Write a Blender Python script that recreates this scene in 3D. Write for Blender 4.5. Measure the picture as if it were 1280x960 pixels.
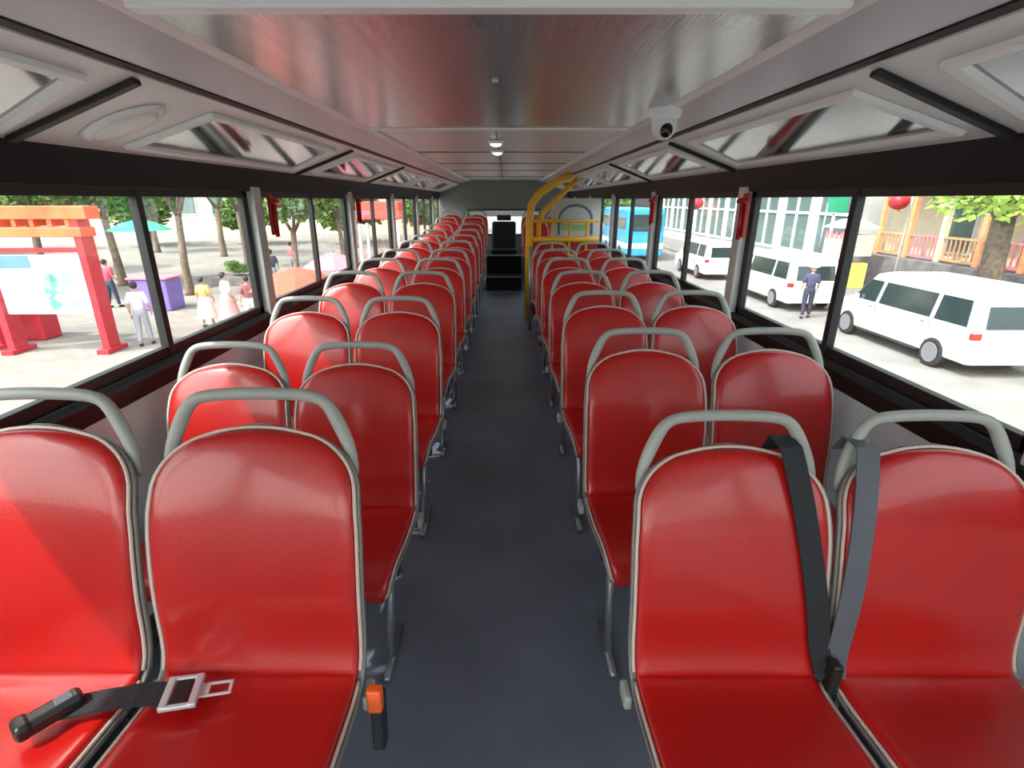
import bpy, math, random
from mathutils import Vector, Matrix
random.seed(7)
S = bpy.context.scene
for o in list(bpy.data.objects): bpy.data.objects.remove(o)
COL = S.collection
R = math.radians
# ------------------------------------------------------------ camera, light
HC = 1.43                       # eye height above the upper deck floor
GZ = -2.27                      # street level
cam = bpy.data.cameras.new('camera'); co = bpy.data.objects.new('camera', cam); COL.objects.link(co)
co.location = (0.03, 0, HC); co.rotation_euler = (R(90 - 19.49), 0, 0)
cam.sensor_width = 36; cam.lens = 36 * 650 / 1280; cam.shift_x = 8 / 1280; cam.clip_start = 0.02; cam.clip_end = 500
S.camera = co
w = bpy.data.worlds.new('world'); S.world = w; w.use_nodes = True
nt = w.node_tree; bg = nt.nodes['Background']
sky = nt.nodes.new('ShaderNodeTexSky'); sky.sky_type = 'NISHITA'; sky.sun_disc = False
sky.sun_elevation = R(48); sky.sun_rotation = R(210); sky.air_density = 1.3; sky.dust_density = 4; sky.ozone_density = 1
hs = nt.nodes.new('ShaderNodeHueSaturation'); hs.inputs['Saturation'].default_value = 0.35
nt.links.new(sky.outputs[0], hs.inputs['Color']); nt.links.new(hs.outputs[0], bg.inputs[0]); bg.inputs[1].default_value = 0.50
sd = bpy.data.lights.new('sun', 'SUN'); sd.energy = 4.6; sd.angle = R(1.2); sd.color = (1, .95, .88)
so = bpy.data.objects.new('sun', sd); COL.objects.link(so)
SUN_TO = Vector((-.74, -.40, 1.20)); so.rotation_euler = SUN_TO.to_track_quat('Z', 'Y').to_euler(); so.location = (-5, -3, 8)
S.view_settings.view_transform = 'Standard'; S.view_settings.look = 'None'; S.view_settings.gamma = 1
S.view_settings.use_curve_mapping = False; S.view_settings.exposure = 0.38

# ------------------------------------------------------------ materials
def mat(name, col, rough=.5, metal=0, spec=.5, coat=0, var=0, scale=8, bump=0, bscale=60, emit=None, est=0, stretch=None, trans=0):
    m = bpy.data.materials.new(name); m.use_nodes = True; t = m.node_tree; b = t.nodes['Principled BSDF']
    c = (*col, 1)
    b.inputs['Base Color'].default_value = c; b.inputs['Roughness'].default_value = rough; b.inputs['Metallic'].default_value = metal
    b.inputs['Specular IOR Level'].default_value = spec; b.inputs['Coat Weight'].default_value = coat; b.inputs['Coat Roughness'].default_value = .12
    tc = t.nodes.new('ShaderNodeTexCoord'); src = tc.outputs['Object']
    if stretch:
        mp = t.nodes.new('ShaderNodeMapping'); mp.inputs['Scale'].default_value = stretch; t.links.new(src, mp.inputs[0]); src = mp.outputs[0]
    if var:
        n = t.nodes.new('ShaderNodeTexNoise'); n.inputs['Scale'].default_value = scale; n.inputs['Detail'].default_value = 5; t.links.new(src, n.inputs['Vector'])
        r = t.nodes.new('ShaderNodeValToRGB'); r.color_ramp.elements[0].position = .3; r.color_ramp.elements[1].position = .7
        r.color_ramp.elements[0].color = (*[max(0, x * (1 - var)) for x in col], 1); r.color_ramp.elements[1].color = (*[min(1, x * (1 + var)) for x in col], 1)
        t.links.new(n.outputs['Fac'], r.inputs[0]); t.links.new(r.outputs[0], b.inputs['Base Color'])
    if bump:
        n = t.nodes.new('ShaderNodeTexNoise'); n.inputs['Scale'].default_value = bscale; n.inputs['Detail'].default_value = 3; t.links.new(src, n.inputs['Vector'])
        bp = t.nodes.new('ShaderNodeBump'); bp.inputs['Strength'].default_value = bump; bp.inputs['Distance'].default_value = .01
        t.links.new(n.outputs['Fac'], bp.inputs['Height']); t.links.new(bp.outputs[0], b.inputs['Normal'])
    if emit: b.inputs['Emission Color'].default_value = (*emit, 1); b.inputs['Emission Strength'].default_value = est
    return m
def glass_mat(name, tint=(.93, .97, .96), refl=1.0):
    m = bpy.data.materials.new(name); m.use_nodes = True; t = m.node_tree; t.nodes.clear()
    o = t.nodes.new('ShaderNodeOutputMaterial'); a = t.nodes.new('ShaderNodeBsdfTransparent'); g = t.nodes.new('ShaderNodeBsdfGlossy')
    a.inputs[0].default_value = (*tint, 1); g.inputs['Roughness'].default_value = .02; mx = t.nodes.new('ShaderNodeMixShader')
    f = t.nodes.new('ShaderNodeLayerWeight'); f.inputs[0].default_value = .5; pw = t.nodes.new('ShaderNodeMath'); pw.operation = 'POWER'; pw.inputs[1].default_value = 5
    mu = t.nodes.new('ShaderNodeMath'); mu.operation = 'MULTIPLY_ADD'; mu.inputs[1].default_value = .55 * refl; mu.inputs[2].default_value = .03
    t.links.new(f.outputs['Facing'], pw.inputs[0]); t.links.new(pw.outputs[0], mu.inputs[0]); t.links.new(mu.outputs[0], mx.inputs[0]); t.links.new(a.outputs[0], mx.inputs[1]); t.links.new(g.outputs[0], mx.inputs[2]); t.links.new(mx.outputs[0], o.inputs[0])
    return m
M = dict(
 red=mat('red_vinyl', (.45, .006, .004), .36, coat=.4, var=.14, scale=3, bump=.05, bscale=120),
 shell=mat('seat_shell_plastic', (.24, .23, .215), .45), shellback=mat('seat_back_plastic', (.20, .20, .20), .5),
 piping=mat('seat_edge_piping', (.62, .48, .42), .5),
 handle=mat('handle_plastic', (.36, .37, .345), .42, bump=.06, bscale=300),
 steel=mat('grey_steel', (.32, .33, .36), .32, metal=.7), darksteel=mat('dark_steel', (.035, .035, .04), .5),
 floor=mat('deck_vinyl', (.135, .150, .195), .40, var=.22, scale=2.2, bump=.15, bscale=300),
 ceil=mat('ceiling_laminate', (.66, .66, .66), .32, spec=.5, var=.05, scale=3),
 cove=mat('cove_laminate', (.54, .56, .60), .26, spec=.6), cove2=mat('cove_light_laminate', (.76, .80, .79), .38),
 white=mat('white_trim', (.84, .88, .88), .35), black=mat('black_rubber', (.010, .010, .011), .5),
 header=mat('black_header', (.010, .011, .014), .5, spec=.25, var=.3, scale=3), wall=mat('wall_laminate', (.68, .76, .78), .38, var=.04, scale=4),
 pillar=mat('pillar_laminate', (.60, .61, .61), .38), chrome=mat('chrome', (.62, .66, .68), .28, metal=.35),
 mirror=mat('mirror_panel', (.40, .41, .42), .10, metal=.9, var=.05), hatch=mat('brushed_metal', (.46, .47, .48), .24, metal=.6, bump=.05, bscale=9, stretch=(9, .02, 1), var=.16, scale=5),
 webbing=mat('black_webbing', (.014, .016, .02), .7, bump=.4, bscale=500), webbing2=mat('lit_grey_webbing', (.10, .11, .13), .45, bump=.4, bscale=500),  # grey webbing: light falling on a black belt, put into its colour
 bplastic=mat('black_plastic', (.013, .016, .015), .35), orange=mat('orange_plastic', (.95, .13, .02), .35),
 yellow=mat('yellow_paint', (.80, .42, .015), .38), redp=mat('red_plastic', (.42, .008, .012), .4),
 glass=glass_mat('window_glass'), dark=mat('dark_void', (.012, .012, .012), .8), lens=mat('lens', (.01, .01, .01), .1),
 lamp=mat('lamp_diffuser', (.9, .88, .84), .3, emit=(1, .93, .85), est=1.6), rear=mat('rear_laminate', (.20, .205, .195), .5),
 carw=mat('white_car_paint', (.82, .83, .85), .25, coat=.6), carg=mat('car_glass', (.02, .035, .04), .08, coat=.5), tyre=mat('tyre', (.02, .02, .02), .8),
 tail=mat('tail_lamp', (.35, .03, .03), .25), bark=mat('bark', (.16, .115, .085), .9, var=.35, scale=9, bump=1, bscale=20),
 leafA=mat('leaf_green', (.30, .45, .08), .6, var=.5, scale=1.2), leafB=mat('leaf_dark_green', (.13, .23, .05), .6, var=.5, scale=1.5),
 gatered=mat('red_lacquer', (.50, .02, .035), .45, var=.15), gateor=mat('orange_lacquer', (.78, .13, .04), .5, var=.3, scale=2),
 paper=mat('printed_map_ground', (.72, .86, .88), .5), mapgreen=mat('map_ink_green', (.25, .60, .50), .5), mapblue=mat('map_ink_blue', (.10, .22, .30), .5),
 skin=mat('skin', (.52, .32, .22), .6), hair=mat('hair', (.02, .015, .012), .6),
 cream=mat('cream_render', (.60, .50, .36), .8, var=.06), whitew=mat('white_render', (.55, .56, .56), .7, var=.04),
 terra=mat('orange_timber', (.62, .30, .14), .6, var=.15), winglass=mat('building_glass', (.10, .15, .15), .15), dwall=mat('dark_stone', (.17, .16, .165), .8, var=.25, scale=3),
 green=mat('green_sign', (.02, .26, .14), .5), blue=mat('blue_paint', (.03, .32, .62), .35), pink=mat('pink_cloth', (.70, .20, .24), .6), purple=mat('violet_cloth', (.20, .14, .42), .6),
)
def cloth(c): 
    k = 'cloth_%02d_%02d_%02d' % tuple(int(x * 99) for x in c)
    return bpy.data.materials.get(k) or mat(k, c, .8, bump=.2, bscale=80)
def paving(name, c1, c2, sc, br=.5, mortar=.02, msz=.012):
    m = mat(name, c1, .75); t = m.node_tree; b = t.nodes['Principled BSDF']; tc = t.nodes.new('ShaderNodeTexCoord')
    k = t.nodes.new('ShaderNodeTexBrick'); k.inputs['Scale'].default_value = sc; k.inputs['Color1'].default_value = (*c1, 1); k.inputs['Color2'].default_value = (*c2, 1)
    k.inputs['Mortar'].default_value = (*[x * .7 for x in c1], 1); k.inputs['Mortar Size'].default_value = msz
    n = t.nodes.new('ShaderNodeTexNoise'); n.inputs['Scale'].default_value = .35; n.inputs['Detail'].default_value = 6
    mx = t.nodes.new('ShaderNodeMixRGB'); mx.blend_type = 'MULTIPLY'; mx.inputs[0].default_value = br
    t.links.new(tc.outputs['Object'], k.inputs['Vector']); t.links.new(tc.outputs['Object'], n.inputs['Vector']); t.links.new(k.outputs['Color'], mx.inputs[1]); t.links.new(n.outputs['Fac'], mx.inputs[2]); t.links.new(mx.outputs[0], b.inputs['Base Color'])
    return m
M['plaza'] = paving('plaza_paving', (.36, .325, .285), (.29, .265, .24), 1.1)
M['street'] = mat('asphalt', (.215, .205, .195), .8, var=.14, scale=1.2, bump=.3, bscale=30)

# ------------------------------------------------------------ mesh builder
class MB:
    def __init__(s): s.v = []; s.f = []
    def add(s, vs, fs):
        n = len(s.v); s.v += [tuple(p) for p in vs]; s.f += [tuple(i + n for i in f) for f in fs]; return s
    def box(s, c, d, rot=None):
        hx, hy, hz = d[0] / 2, d[1] / 2, d[2] / 2
        P = [Vector((x * hx, y * hy, z * hz)) for z in (-1, 1) for y in (-1, 1) for x in (-1, 1)]
        if rot is not None: P = [rot @ p for p in P]
        P = [p + Vector(c) for p in P]
        return s.add(P, [(0, 2, 3, 1), (4, 5, 7, 6), (0, 1, 5, 4), (2, 6, 7, 3), (0, 4, 6, 2), (1, 3, 7, 5)])
    def prism(s, poly, y0, y1):            # closed (x,z) polygon run along y
        n = len(poly); P = [(x, y0, z) for x, z in poly] + [(x, y1, z) for x, z in poly]
        return s.add(P, [tuple(range(n)), tuple(range(2 * n - 1, n - 1, -1))] + [(i, i + n, (i + 1) % n + n, (i + 1) % n) for i in range(n)])
    def prismx(s, poly, x0, x1):           # closed (y,z) polygon run along x
        n = len(poly); P = [(x0, y, z) for y, z in poly] + [(x1, y, z) for y, z in poly]
        return s.add(P, [tuple(range(n)), tuple(range(2 * n - 1, n - 1, -1))] + [(i, i + n, (i + 1) % n + n, (i + 1) % n) for i in range(n)])
    def tube(s, pts, r, n=10, flat=1.0, up=None):
        pts = [Vector(p) for p in pts]; rr = r if hasattr(r, '__len__') else [r] * len(pts); rings = []
        u0 = None
        for i, p in enumerate(pts):
            t = (pts[min(i + 1, len(pts) - 1)] - pts[max(i - 1, 0)]).normalized()
            if up is not None: a = Vector(up)
            else: a = u0 if u0 is not None else (Vector((0, 0, 1)) if abs(t.z) < .9 else Vector((1, 0, 0)))
            a = (a - t * a.dot(t)).normalized(); u0 = a; b = t.cross(a)
            rings.append([p + a * math.cos(2 * math.pi * k / n) * rr[i] * flat + b * math.sin(2 * math.pi * k / n) * rr[i] for k in range(n)])
        P = [q for g in rings for q in g]; F = []
        for i in range(len(pts) - 1):
            for k in range(n): F.append((i * n + k, i * n + (k + 1) % n, (i + 1) * n + (k + 1) % n, (i + 1) * n + k))
        F.append(tuple(range(n - 1, -1, -1))); F.append(tuple((len(pts) - 1) * n + k for k in range(n)))
        return s.add(P, F)
    def ribbon(s, pts, w, th, side):       # flat strap: pts centre line, side = width direction per point
        P = []; F = []; pts = [Vector(p) for p in pts]
        for i, p in enumerate(pts):
            t = (pts[min(i + 1, len(pts) - 1)] - pts[max(i - 1, 0)]).normalized(); sd_ = Vector(side[i] if isinstance(side, list) else side); sd_ = (sd_ - t * sd_.dot(t)).normalized(); nn = t.cross(sd_)
            P += [p - sd_ * w / 2 - nn * th / 2, p + sd_ * w / 2 - nn * th / 2, p + sd_ * w / 2 + nn * th / 2, p - sd_ * w / 2 + nn * th / 2]
        for i in range(len(pts) - 1):
            for k in range(4): F.append((i * 4 + k, i * 4 + (k + 1) % 4, i * 4 + 4 + (k + 1) % 4, i * 4 + 4 + k))
        F += [(3, 2, 1, 0), tuple(4 * (len(pts) - 1) + k for k in range(4))]
        return s.add(P, F)
    def lathe(s, prof, c=(0, 0, 0), axis='Z', n=20):   # (r,h)
        P = []; F = []; c = Vector(c)
        for r, h in prof:
            for k in range(n):
                a = 2 * math.pi * k / n; q = (r * math.cos(a), r * math.sin(a), h)
                if axis == 'X': q = (q[2], q[0], q[1])
                if axis == 'Y': q = (q[1], q[2], q[0])
                P.append(c + Vector(q))
        for i in range(len(prof) - 1):
            for k in range(n): F.append((i * n + k, i * n + (k + 1) % n, (i + 1) * n + (k + 1) % n, (i + 1) * n + k))
        F.append(tuple(range(n - 1, -1, -1))); F.append(tuple((len(prof) - 1) * n + k for k in range(n)))
        return s.add(P, F)
    def ball(s, c, r, n=14, m=9):
        rx, ry, rz = r if hasattr(r, '__len__') else (r, r, r)
        P = []; F = []
        for i in range(m + 1):
            ph = math.pi * (i + .02) / (m + .04)
            for k in range(n): a = 2 * math.pi * k / n; P.append((c[0] + rx * math.sin(ph) * math.cos(a), c[1] + ry * math.sin(ph) * math.sin(a), c[2] + rz * math.cos(ph)))
        for i in range(m):
            for k in range(n): F.append((i * n + k, (i + 1) * n + k, (i + 1) * n + (k + 1) % n, i * n + (k + 1) % n))
        F.append(tuple(range(n))); F.append(tuple(m * n + k for k in range(n - 1, -1, -1)))
        return s.add(P, F)
    def build(s, name, m, parent=None, smooth=False, bevel=0, subs=0, seg=2):
        me = bpy.data.meshes.new(name); me.from_pydata(s.v, [], s.f); me.update()
        import bmesh
        b = bmesh.new(); b.from_mesh(me); bmesh.ops.recalc_face_normals(b, faces=b.faces); b.to_mesh(me); b.free()
        o = bpy.data.objects.new(name, me); COL.objects.link(o); me.materials.append(m)
        if parent: o.parent = parent
        if smooth:
            for p in me.polygons: p.use_smooth = True
        if bevel:
            q = o.modifiers.new('bevel', 'BEVEL'); q.width = bevel; q.segments = seg; q.limit_method = 'ANGLE'; q.angle_limit = R(40)
            for p in me.polygons: p.use_smooth = True
            q.harden_normals = True
        if subs: q = o.modifiers.new('sub', 'SUBSURF'); q.levels = subs; q.render_levels = subs
        return o
def tag(o, label, cat, group=None, kind=None):
    o['label'] = label; o['category'] = cat
    if group: o['group'] = group
    if kind: o['kind'] = kind
    return o
def struct(o, label=None, cat=None):
    o['kind'] = 'structure'
    if label: o['label'] = label
    if cat: o['category'] = cat
    return o
def empty(name, loc=(0, 0, 0), rz=0):
    o = bpy.data.objects.new(name, None); COL.objects.link(o); o.location = loc; o.rotation_euler = (0, 0, rz); o.empty_display_size = .1; return o
def dup(o, parent=None):
    c = o.copy(); COL.objects.link(c); c.parent = parent
    for ch in list(o.children): dup(ch, c)
    return c

# ------------------------------------------------------------ bus shell
Y0, Y1 = -1.6, 10.3
XW = 1.22
struct(MB().box((0, (Y0 + Y1) / 2, -.03), (2.5, Y1 - Y0, .06)).build('floor', M['floor']), 'dark blue grey vinyl deck floor along the aisle', 'floor')
# ceiling with coved sides
prof = [(-1.27, 1.575), (-1.18, 1.575), (-.815, 1.712), (-.80, 1.72), (-.655, 1.765), (-.64, 1.775), (.64, 1.775), (.655, 1.765), (.80, 1.72), (.815, 1.712), (1.18, 1.575), (1.27, 1.575), (1.27, 1.80), (.9, 1.92), (-.9, 1.92), (-1.27, 1.80)]
struct(MB().prism(prof, Y0, Y1).build('ceiling', M['ceil']), 'grey laminate bus ceiling with sloping coves', 'ceiling')
tn = [0]
def trim(mb, m, label, bevel=.003):
    tn[0] += 1; o = mb.build('trim_%d' % tn[0], m, bevel=bevel); return struct(o, label, 'trim')
for s, side in ((-1, 'left'), (1, 'right')):
    trim(MB().prism([(s * .665, 1.758), (s * .800, 1.716), (s * .803, 1.722), (s * .668, 1.764)], Y0, Y1), M['cove'], 'smooth mauve grey cove panel along the %s ceiling edge' % side, 0)
    trim(MB().prism([(s * .802, 1.712), (s * .818, 1.706), (s * .820, 1.711), (s * .803, 1.719)], Y0, Y1), M['black'], 'thin black groove line along the %s cove' % side, 0)
    trim(MB().prism([(s * .636, 1.765), (s * .668, 1.752), (s * .672, 1.762), (s * .640, 1.777)], Y0, Y1), M['white'], 'pale lip edging the %s side of the ceiling' % side, 0)
    trim(MB().prism([(s * .822, 1.703), (s * 1.178, 1.570), (s * 1.180, 1.576), (s * .824, 1.710)], Y0, Y1), M['cove2'], 'light grey lower cove panel above the %s windows' % side, 0)
    trim(MB().prism([(s * 1.178, 1.574), (s * 1.196, 1.468), (s * 1.25, 1.468), (s * 1.25, 1.58)], Y0, Y1), M['header'], 'black header band above the %s windows' % side, .004)
    trim(MB().prism([(s * 1.196, .80), (s * 1.180, .865), (s * 1.20, .885), (s * 1.25, .885), (s * 1.25, .80)], Y0, Y1), M['black'], 'black sill strip under the %s windows' % side, .004)
    wl = MB().prism([(s * 1.25, 0), (s * 1.215, 0), (s * 1.215, .62), (s * 1.20, .64), (s * 1.20, .80), (s * 1.25, .80)], Y0, Y1)
    struct(wl.build('wall_%s' % side, M['wall'], bevel=.004), 'light grey panelled wall below the %s windows' % side, 'wall')
    struct(MB().box((s * 1.185, (Y0 + Y1) / 2, .03), (.06, Y1 - Y0, .06)).build('baseboard_%s' % side, M['darksteel'], bevel=.004), 'dark skirting along the %s wall' % side, 'baseboard')
PIL = [-.60, 1.00, 2.70, 4.33, 5.96, 7.59, 9.22]
wn = 0
for s, side in ((-1, 'left'), (1, 'right')):
    for i, py in enumerate(PIL):
        trim(MB().box((s * 1.205, py, 1.18), (.05, .085, .62)), M['pillar'], 'grey window pillar %s on the %s side' % (['behind the camera', 'beside the nearest seats', 'at the third row', 'at the fifth row', 'at the seventh row', 'at the ninth row', 'at the last rows'][i], side), .008)
    ends = PIL + [Y1 - .03]
    for i in range(len(ends) - 1):
        a, b = ends[i] + .04, ends[i + 1] - .04
        wn += 1; e = struct(empty('window_%d' % wn, (s * 1.23, (a + b) / 2, 1.18)), 'bus side window on the %s, bay %s' % (side, ['level with the camera', 'nearest the camera', 'second from the camera', 'third from the camera', 'fourth from the camera', 'fifth from the camera', 'at the rear'][i]), 'window')
        L = b - a; f = MB()
        for yy in (-L / 2 + .02, L / 2 - .02): f.box((0, yy, 0), (.03, .05, .62))
        f.box((0, 0, -.285), (.03, L, .05)).box((0, 0, .285), (.03, L, .05)); f.build('frame', M['black'], e, bevel=.003)
        if L > 1: MB().box((-s * .004, 0.02, 0), (.032, .030, .60)).build('divider', M['black'], e, bevel=.003)
        MB().box((0, 0, 0), (.005, L - .02, .58)).build('pane', M['glass'], e)
# front end (behind the camera): low wall and windscreen
struct(MB().box((0, Y0 - .03, .30), (2.5, .06, .60)).build('wall_front', M['wall']), 'low grey front wall under the windscreen', 'wall')
wn += 1; e = struct(empty('window_%d' % wn, (0, Y0 - .03, 1.2)), 'wide upper deck windscreen behind the camera', 'window')
MB().box((0, 0, 0), (2.46, .006, 1.2)).build('pane', M['glass'], e)
MB().box((0, 0, 0), (.05, .05, 1.2)).box((-1.22, 0, 0), (.06, .05, 1.2)).box((1.22, 0, 0), (.06, .05, 1.2)).build('frame', M['black'], e, bevel=.004)
# rear wall with window slot
rw = MB().box((0, Y1 + .03, 1.60), (2.5, .06, .66)).box((0, Y1 + .03, .38), (2.5, .06, .82)).box((-.97, Y1 + .03, 1.03), (.56, .06, .48)).box((.97, Y1 + .03, 1.03), (.56, .06, .48))
struct(rw.build('wall_rear', M['rear']), 'grey rear wall with wide low window', 'wall')
wn += 1; e = struct(empty('window_%d' % wn, (0, Y1 + .03, 1.03)), 'bright rear window at the end of the aisle', 'window')
MB().box((0, 0, 0), (1.38, .006, .48)).build('pane', M['glass'], e); MB().box((0, 0, .225), (1.40, .04, .03)).box((0, 0, -.225), (1.40, .04, .03)).box((-.67, 0, 0), (.03, .04, .42)).box((.67, 0, 0), (.03, .04, .42)).build('frame', M['black'], e, bevel=.003)

# roof hatch: polished panel between two cross trims
e = tag(empty('ceiling_hatch', (0, 1.97, 1.765)), 'large polished brushed-metal ceiling hatch with pale cross trims', 'ceiling hatch')
MB().box((0, 0, -.002), (1.262, 1.66, .008)).build('panel', M['hatch'], e)
MB().box((0, -.880, -.010), (1.27, .04, .020)).build('front_trim', M['white'], e, bevel=.005)
MB().box((0, .845, -.006), (1.27, .045, .016)).build('rear_trim', M['white'], e, bevel=.005)
MB().lathe([(.009, 0), (.009, -.004), (.004, -.007)], (0, -.25, -.006), n=12).build('screw', M['chrome'], e, smooth=True)
for i, y in enumerate((4.3, 5.6, 6.9, 8.6)):
    trim(MB().box((0, y, 1.771), (1.262, .014, .008)), M['rear'], 'thin seam across the ceiling, %s behind the hatch' % ['first', 'second', 'third', 'fourth'][i], 0)
trim(MB().box((-.02, 6.5, 1.772), (.010, 7.2, .006)), M['rear'], 'thin lengthwise seam down the rear ceiling', 0)
for i, y in enumerate((3.5, 4.15)):
    e = tag(empty('ceiling_lamp', (-.03, y, 1.772)), ['small white ceiling light just behind the polished hatch', 'small white ceiling light, second behind the polished hatch'][i], 'ceiling light', 'small ceiling lights')
    MB().lathe([(.050, 0), (.050, -.012), (.042, -.018)], n=20).build('rim', M['white'], e, smooth=True); MB().lathe([(.038, -.017), (.03, -.028), (.012, -.034)], n=20).build('diffuser', M['lamp'], e, smooth=True)
# dome camera on the right cove
e = tag(empty('dome_camera', (.640, 2.22, 1.765)), 'white dome security camera hanging at the right ceiling edge', 'security camera'); e.scale = (1.1, 1.1, 1.25)
MB().lathe([(.056, .012), (.058, -.012), (.052, -.030), (.048, -.034)], n=24).build('base', M['white'], e, smooth=True)
MB().ball((0, 0, -.048), (.046, .046, .046)).build('housing', M['white'], e, smooth=True)
MB().ball((.0, -.034, -.068), (.022, .022, .022)).build('lens', M['lens'], e, smooth=True)

# mirrored cove panels
def on_cove(s, t): x = .822 + (1.178 - .822) * t; z = 1.703 + (1.570 - 1.703) * t; return Vector((s * x, 0, z))
def cove_panel(s, y0, y1, label):
    a, b = on_cove(s, .14), on_cove(s, .88); c = (a + b) / 2; d = (b - a).normalized(); nrm = Vector((-s * .35, 0, -.937)).normalized()
    e = tag(empty('cove_panel', (c.x, (y0 + y1) / 2, c.z)), label, 'ceiling panel', 'mirrored panels above the windows')
    L = (y1 - y0) / 2; W = (b - a).length / 2; sl = .05
    cor = [(-W, -L), (W, -L - sl), (W, L + sl), (-W, L)]
    def P(u, v, h): return d * u + Vector((0, 1, 0)) * v + nrm * h
    ins = []
    for u, v in cor: ins.append((u * .84, v - math.copysign(.035, v)))
    n = 4; V = [P(u, v, .001) for u, v in cor] + [P(u * .985, v * .99, .014) for u, v in cor] + [P(u, v, .014) for u, v in ins] + [P(u * .96, v * .985, .0015) for u, v in ins]
    F = [(g * 4 + i, g * 4 + (i + 1) % 4, g * 4 + 4 + (i + 1) % 4, g * 4 + 4 + i) for g in range(3) for i in range(4)]
    MB().add(V, F).build('frame', M['white'], e, bevel=.003)
    V = [P(u * 1.0, v, .003) for u, v in ins] + [P(u, v, .0005) for u, v in ins]
    MB().add(V, [(0, 1, 2, 3), (7, 6, 5, 4)] + [(i, i + 4, (i + 1) % 4 + 4, (i + 1) % 4) for i in range(4)]).build('mirror', M['mirror'], e)
def cove_strap(s, y, label):
    c = on_cove(s, .5); e = MB(); ang = math.atan2(1.703 - 1.570, .356)
    rot = Matrix.Rotation(s * ang, 3, 'Y')
    e.box((0, 0, 0), (.36, .030, .014), rot); o = e.build('cove_strap', M['black'], bevel=.004); o.location = (c.x - s * .002, y, c.z - .008)
    return tag(o, label, 'strap', 'black straps between the cove panels')
ords = ['nearest the camera', 'second from the camera', 'third from the camera', 'fourth from the camera', 'fifth from the camera', 'sixth from the camera']
for i, (a, b) in enumerate([(.1, 1.28), (1.78, 3.02), (3.4, 4.6), (4.95, 6.2), (6.5, 7.8), (8.1, 9.4)]): cove_panel(-1, a, b, 'mirrored panel in white frame above left windows, ' + ords[i])
for i, (a, b) in enumerate([(.0, 1.16), (1.42, 2.62), (2.95, 4.2), (4.5, 5.7), (6.0, 7.2), (7.6, 9.0)]): cove_panel(1, a, b, 'mirrored panel in white frame above right windows, ' + ords[i])
for i, y in enumerate((1.38, 3.2, 4.78)): cove_strap(-1, y, 'black strap across the left cove, ' + ords[i])
for i, y in enumerate((1.29, 2.79, 4.35)): cove_strap(1, y, 'black strap across the right cove, ' + ords[i])
c = on_cove(-1, .55)
e = tag(empty('speaker', (c.x, 1.58, c.z)), 'oval white ceiling speaker cover between left cove panels', 'speaker'); e.rotation_euler = (0, -math.atan2(.133, .356), 0)
MB().ball((0, 0, -.004), (.125, .085, .012), n=28).build('cover', M['white'], e, smooth=True)
MB().ball((0, 0, -.012), (.098, .062, .009), n=28).build('grille', M['cove2'], e, smooth=True)

# ------------------------------------------------------------ seats
def spath():
    # side profile of the sitting surface, front lip -> crease -> top; returns (y, z)
    ctrl = [(-.335, .400), (-.360, .426), (-.345, .450), (-.295, .461), (-.22, .459), (-.14, .452), (-.07, .447), (-.02, .455), (.010, .485), (.026, .54), (.034, .62), (.048, .70), (.068, .78), (.094, .86), (.122, .925), (.136, .955)]
    out = []
    for i in range(len(ctrl) - 1):
        p0, p1, p2, p3 = [Vector(ctrl[max(0, min(len(ctrl) - 1, k))]) for k in (i - 1, i, i + 1, i + 2)]
        for q in range(4):
            t = q / 4; out.append(.5 * ((2 * p1) + (p2 - p0) * t + (2 * p0 - 5 * p1 + 4 * p2 - p3) * t * t + (3 * p1 - p0 - 3 * p2 + p3) * t ** 3))
    out.append(Vector(ctrl[-1])); return out
PATH = spath()
ARC = [0]
for i in range(1, len(PATH)): ARC.append(ARC[-1] + (PATH[i] - PATH[i - 1]).length)
def at_s(s):
    s = max(0, min(ARC[-1], s)); i = max(j for j in range(len(ARC) - 1) if ARC[j] <= s); t = (s - ARC[i]) / (ARC[i + 1] - ARC[i])
    p = PATH[i].lerp(PATH[i + 1], t); d = (PATH[i + 1] - PATH[i]).normalized(); return p, Vector((-d.y, d.x))   # normal towards sitter
SC = ARC[min(range(len(PATH)), key=lambda i: abs(PATH[i].x + .005) + abs(PATH[i].y - .466))]
ST = ARC[-1]
def hw(s):                      # half width along the profile
    if s < SC: base = .185 + .018 * min(1, s / .2)
    else:
        u = (s - SC) / (ST - SC); base = .203 + .004 * math.sin(u * math.pi * .9) - .010 * max(0, u - .6) / .4
    return base
def corner(s, r0=.075, r1=.12):
    k = 0
    if s < r0: k = r0 - math.sqrt(max(0, r0 * r0 - (r0 - s) ** 2))
    if ST - s < r1: k = (r1 - math.sqrt(max(0, r1 * r1 - (r1 - (ST - s)) ** 2))) * 1.05
    return k
def arch(x, s): return s - .017 * x * x * max(0, (s - (ST - .22)) / .22)
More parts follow.
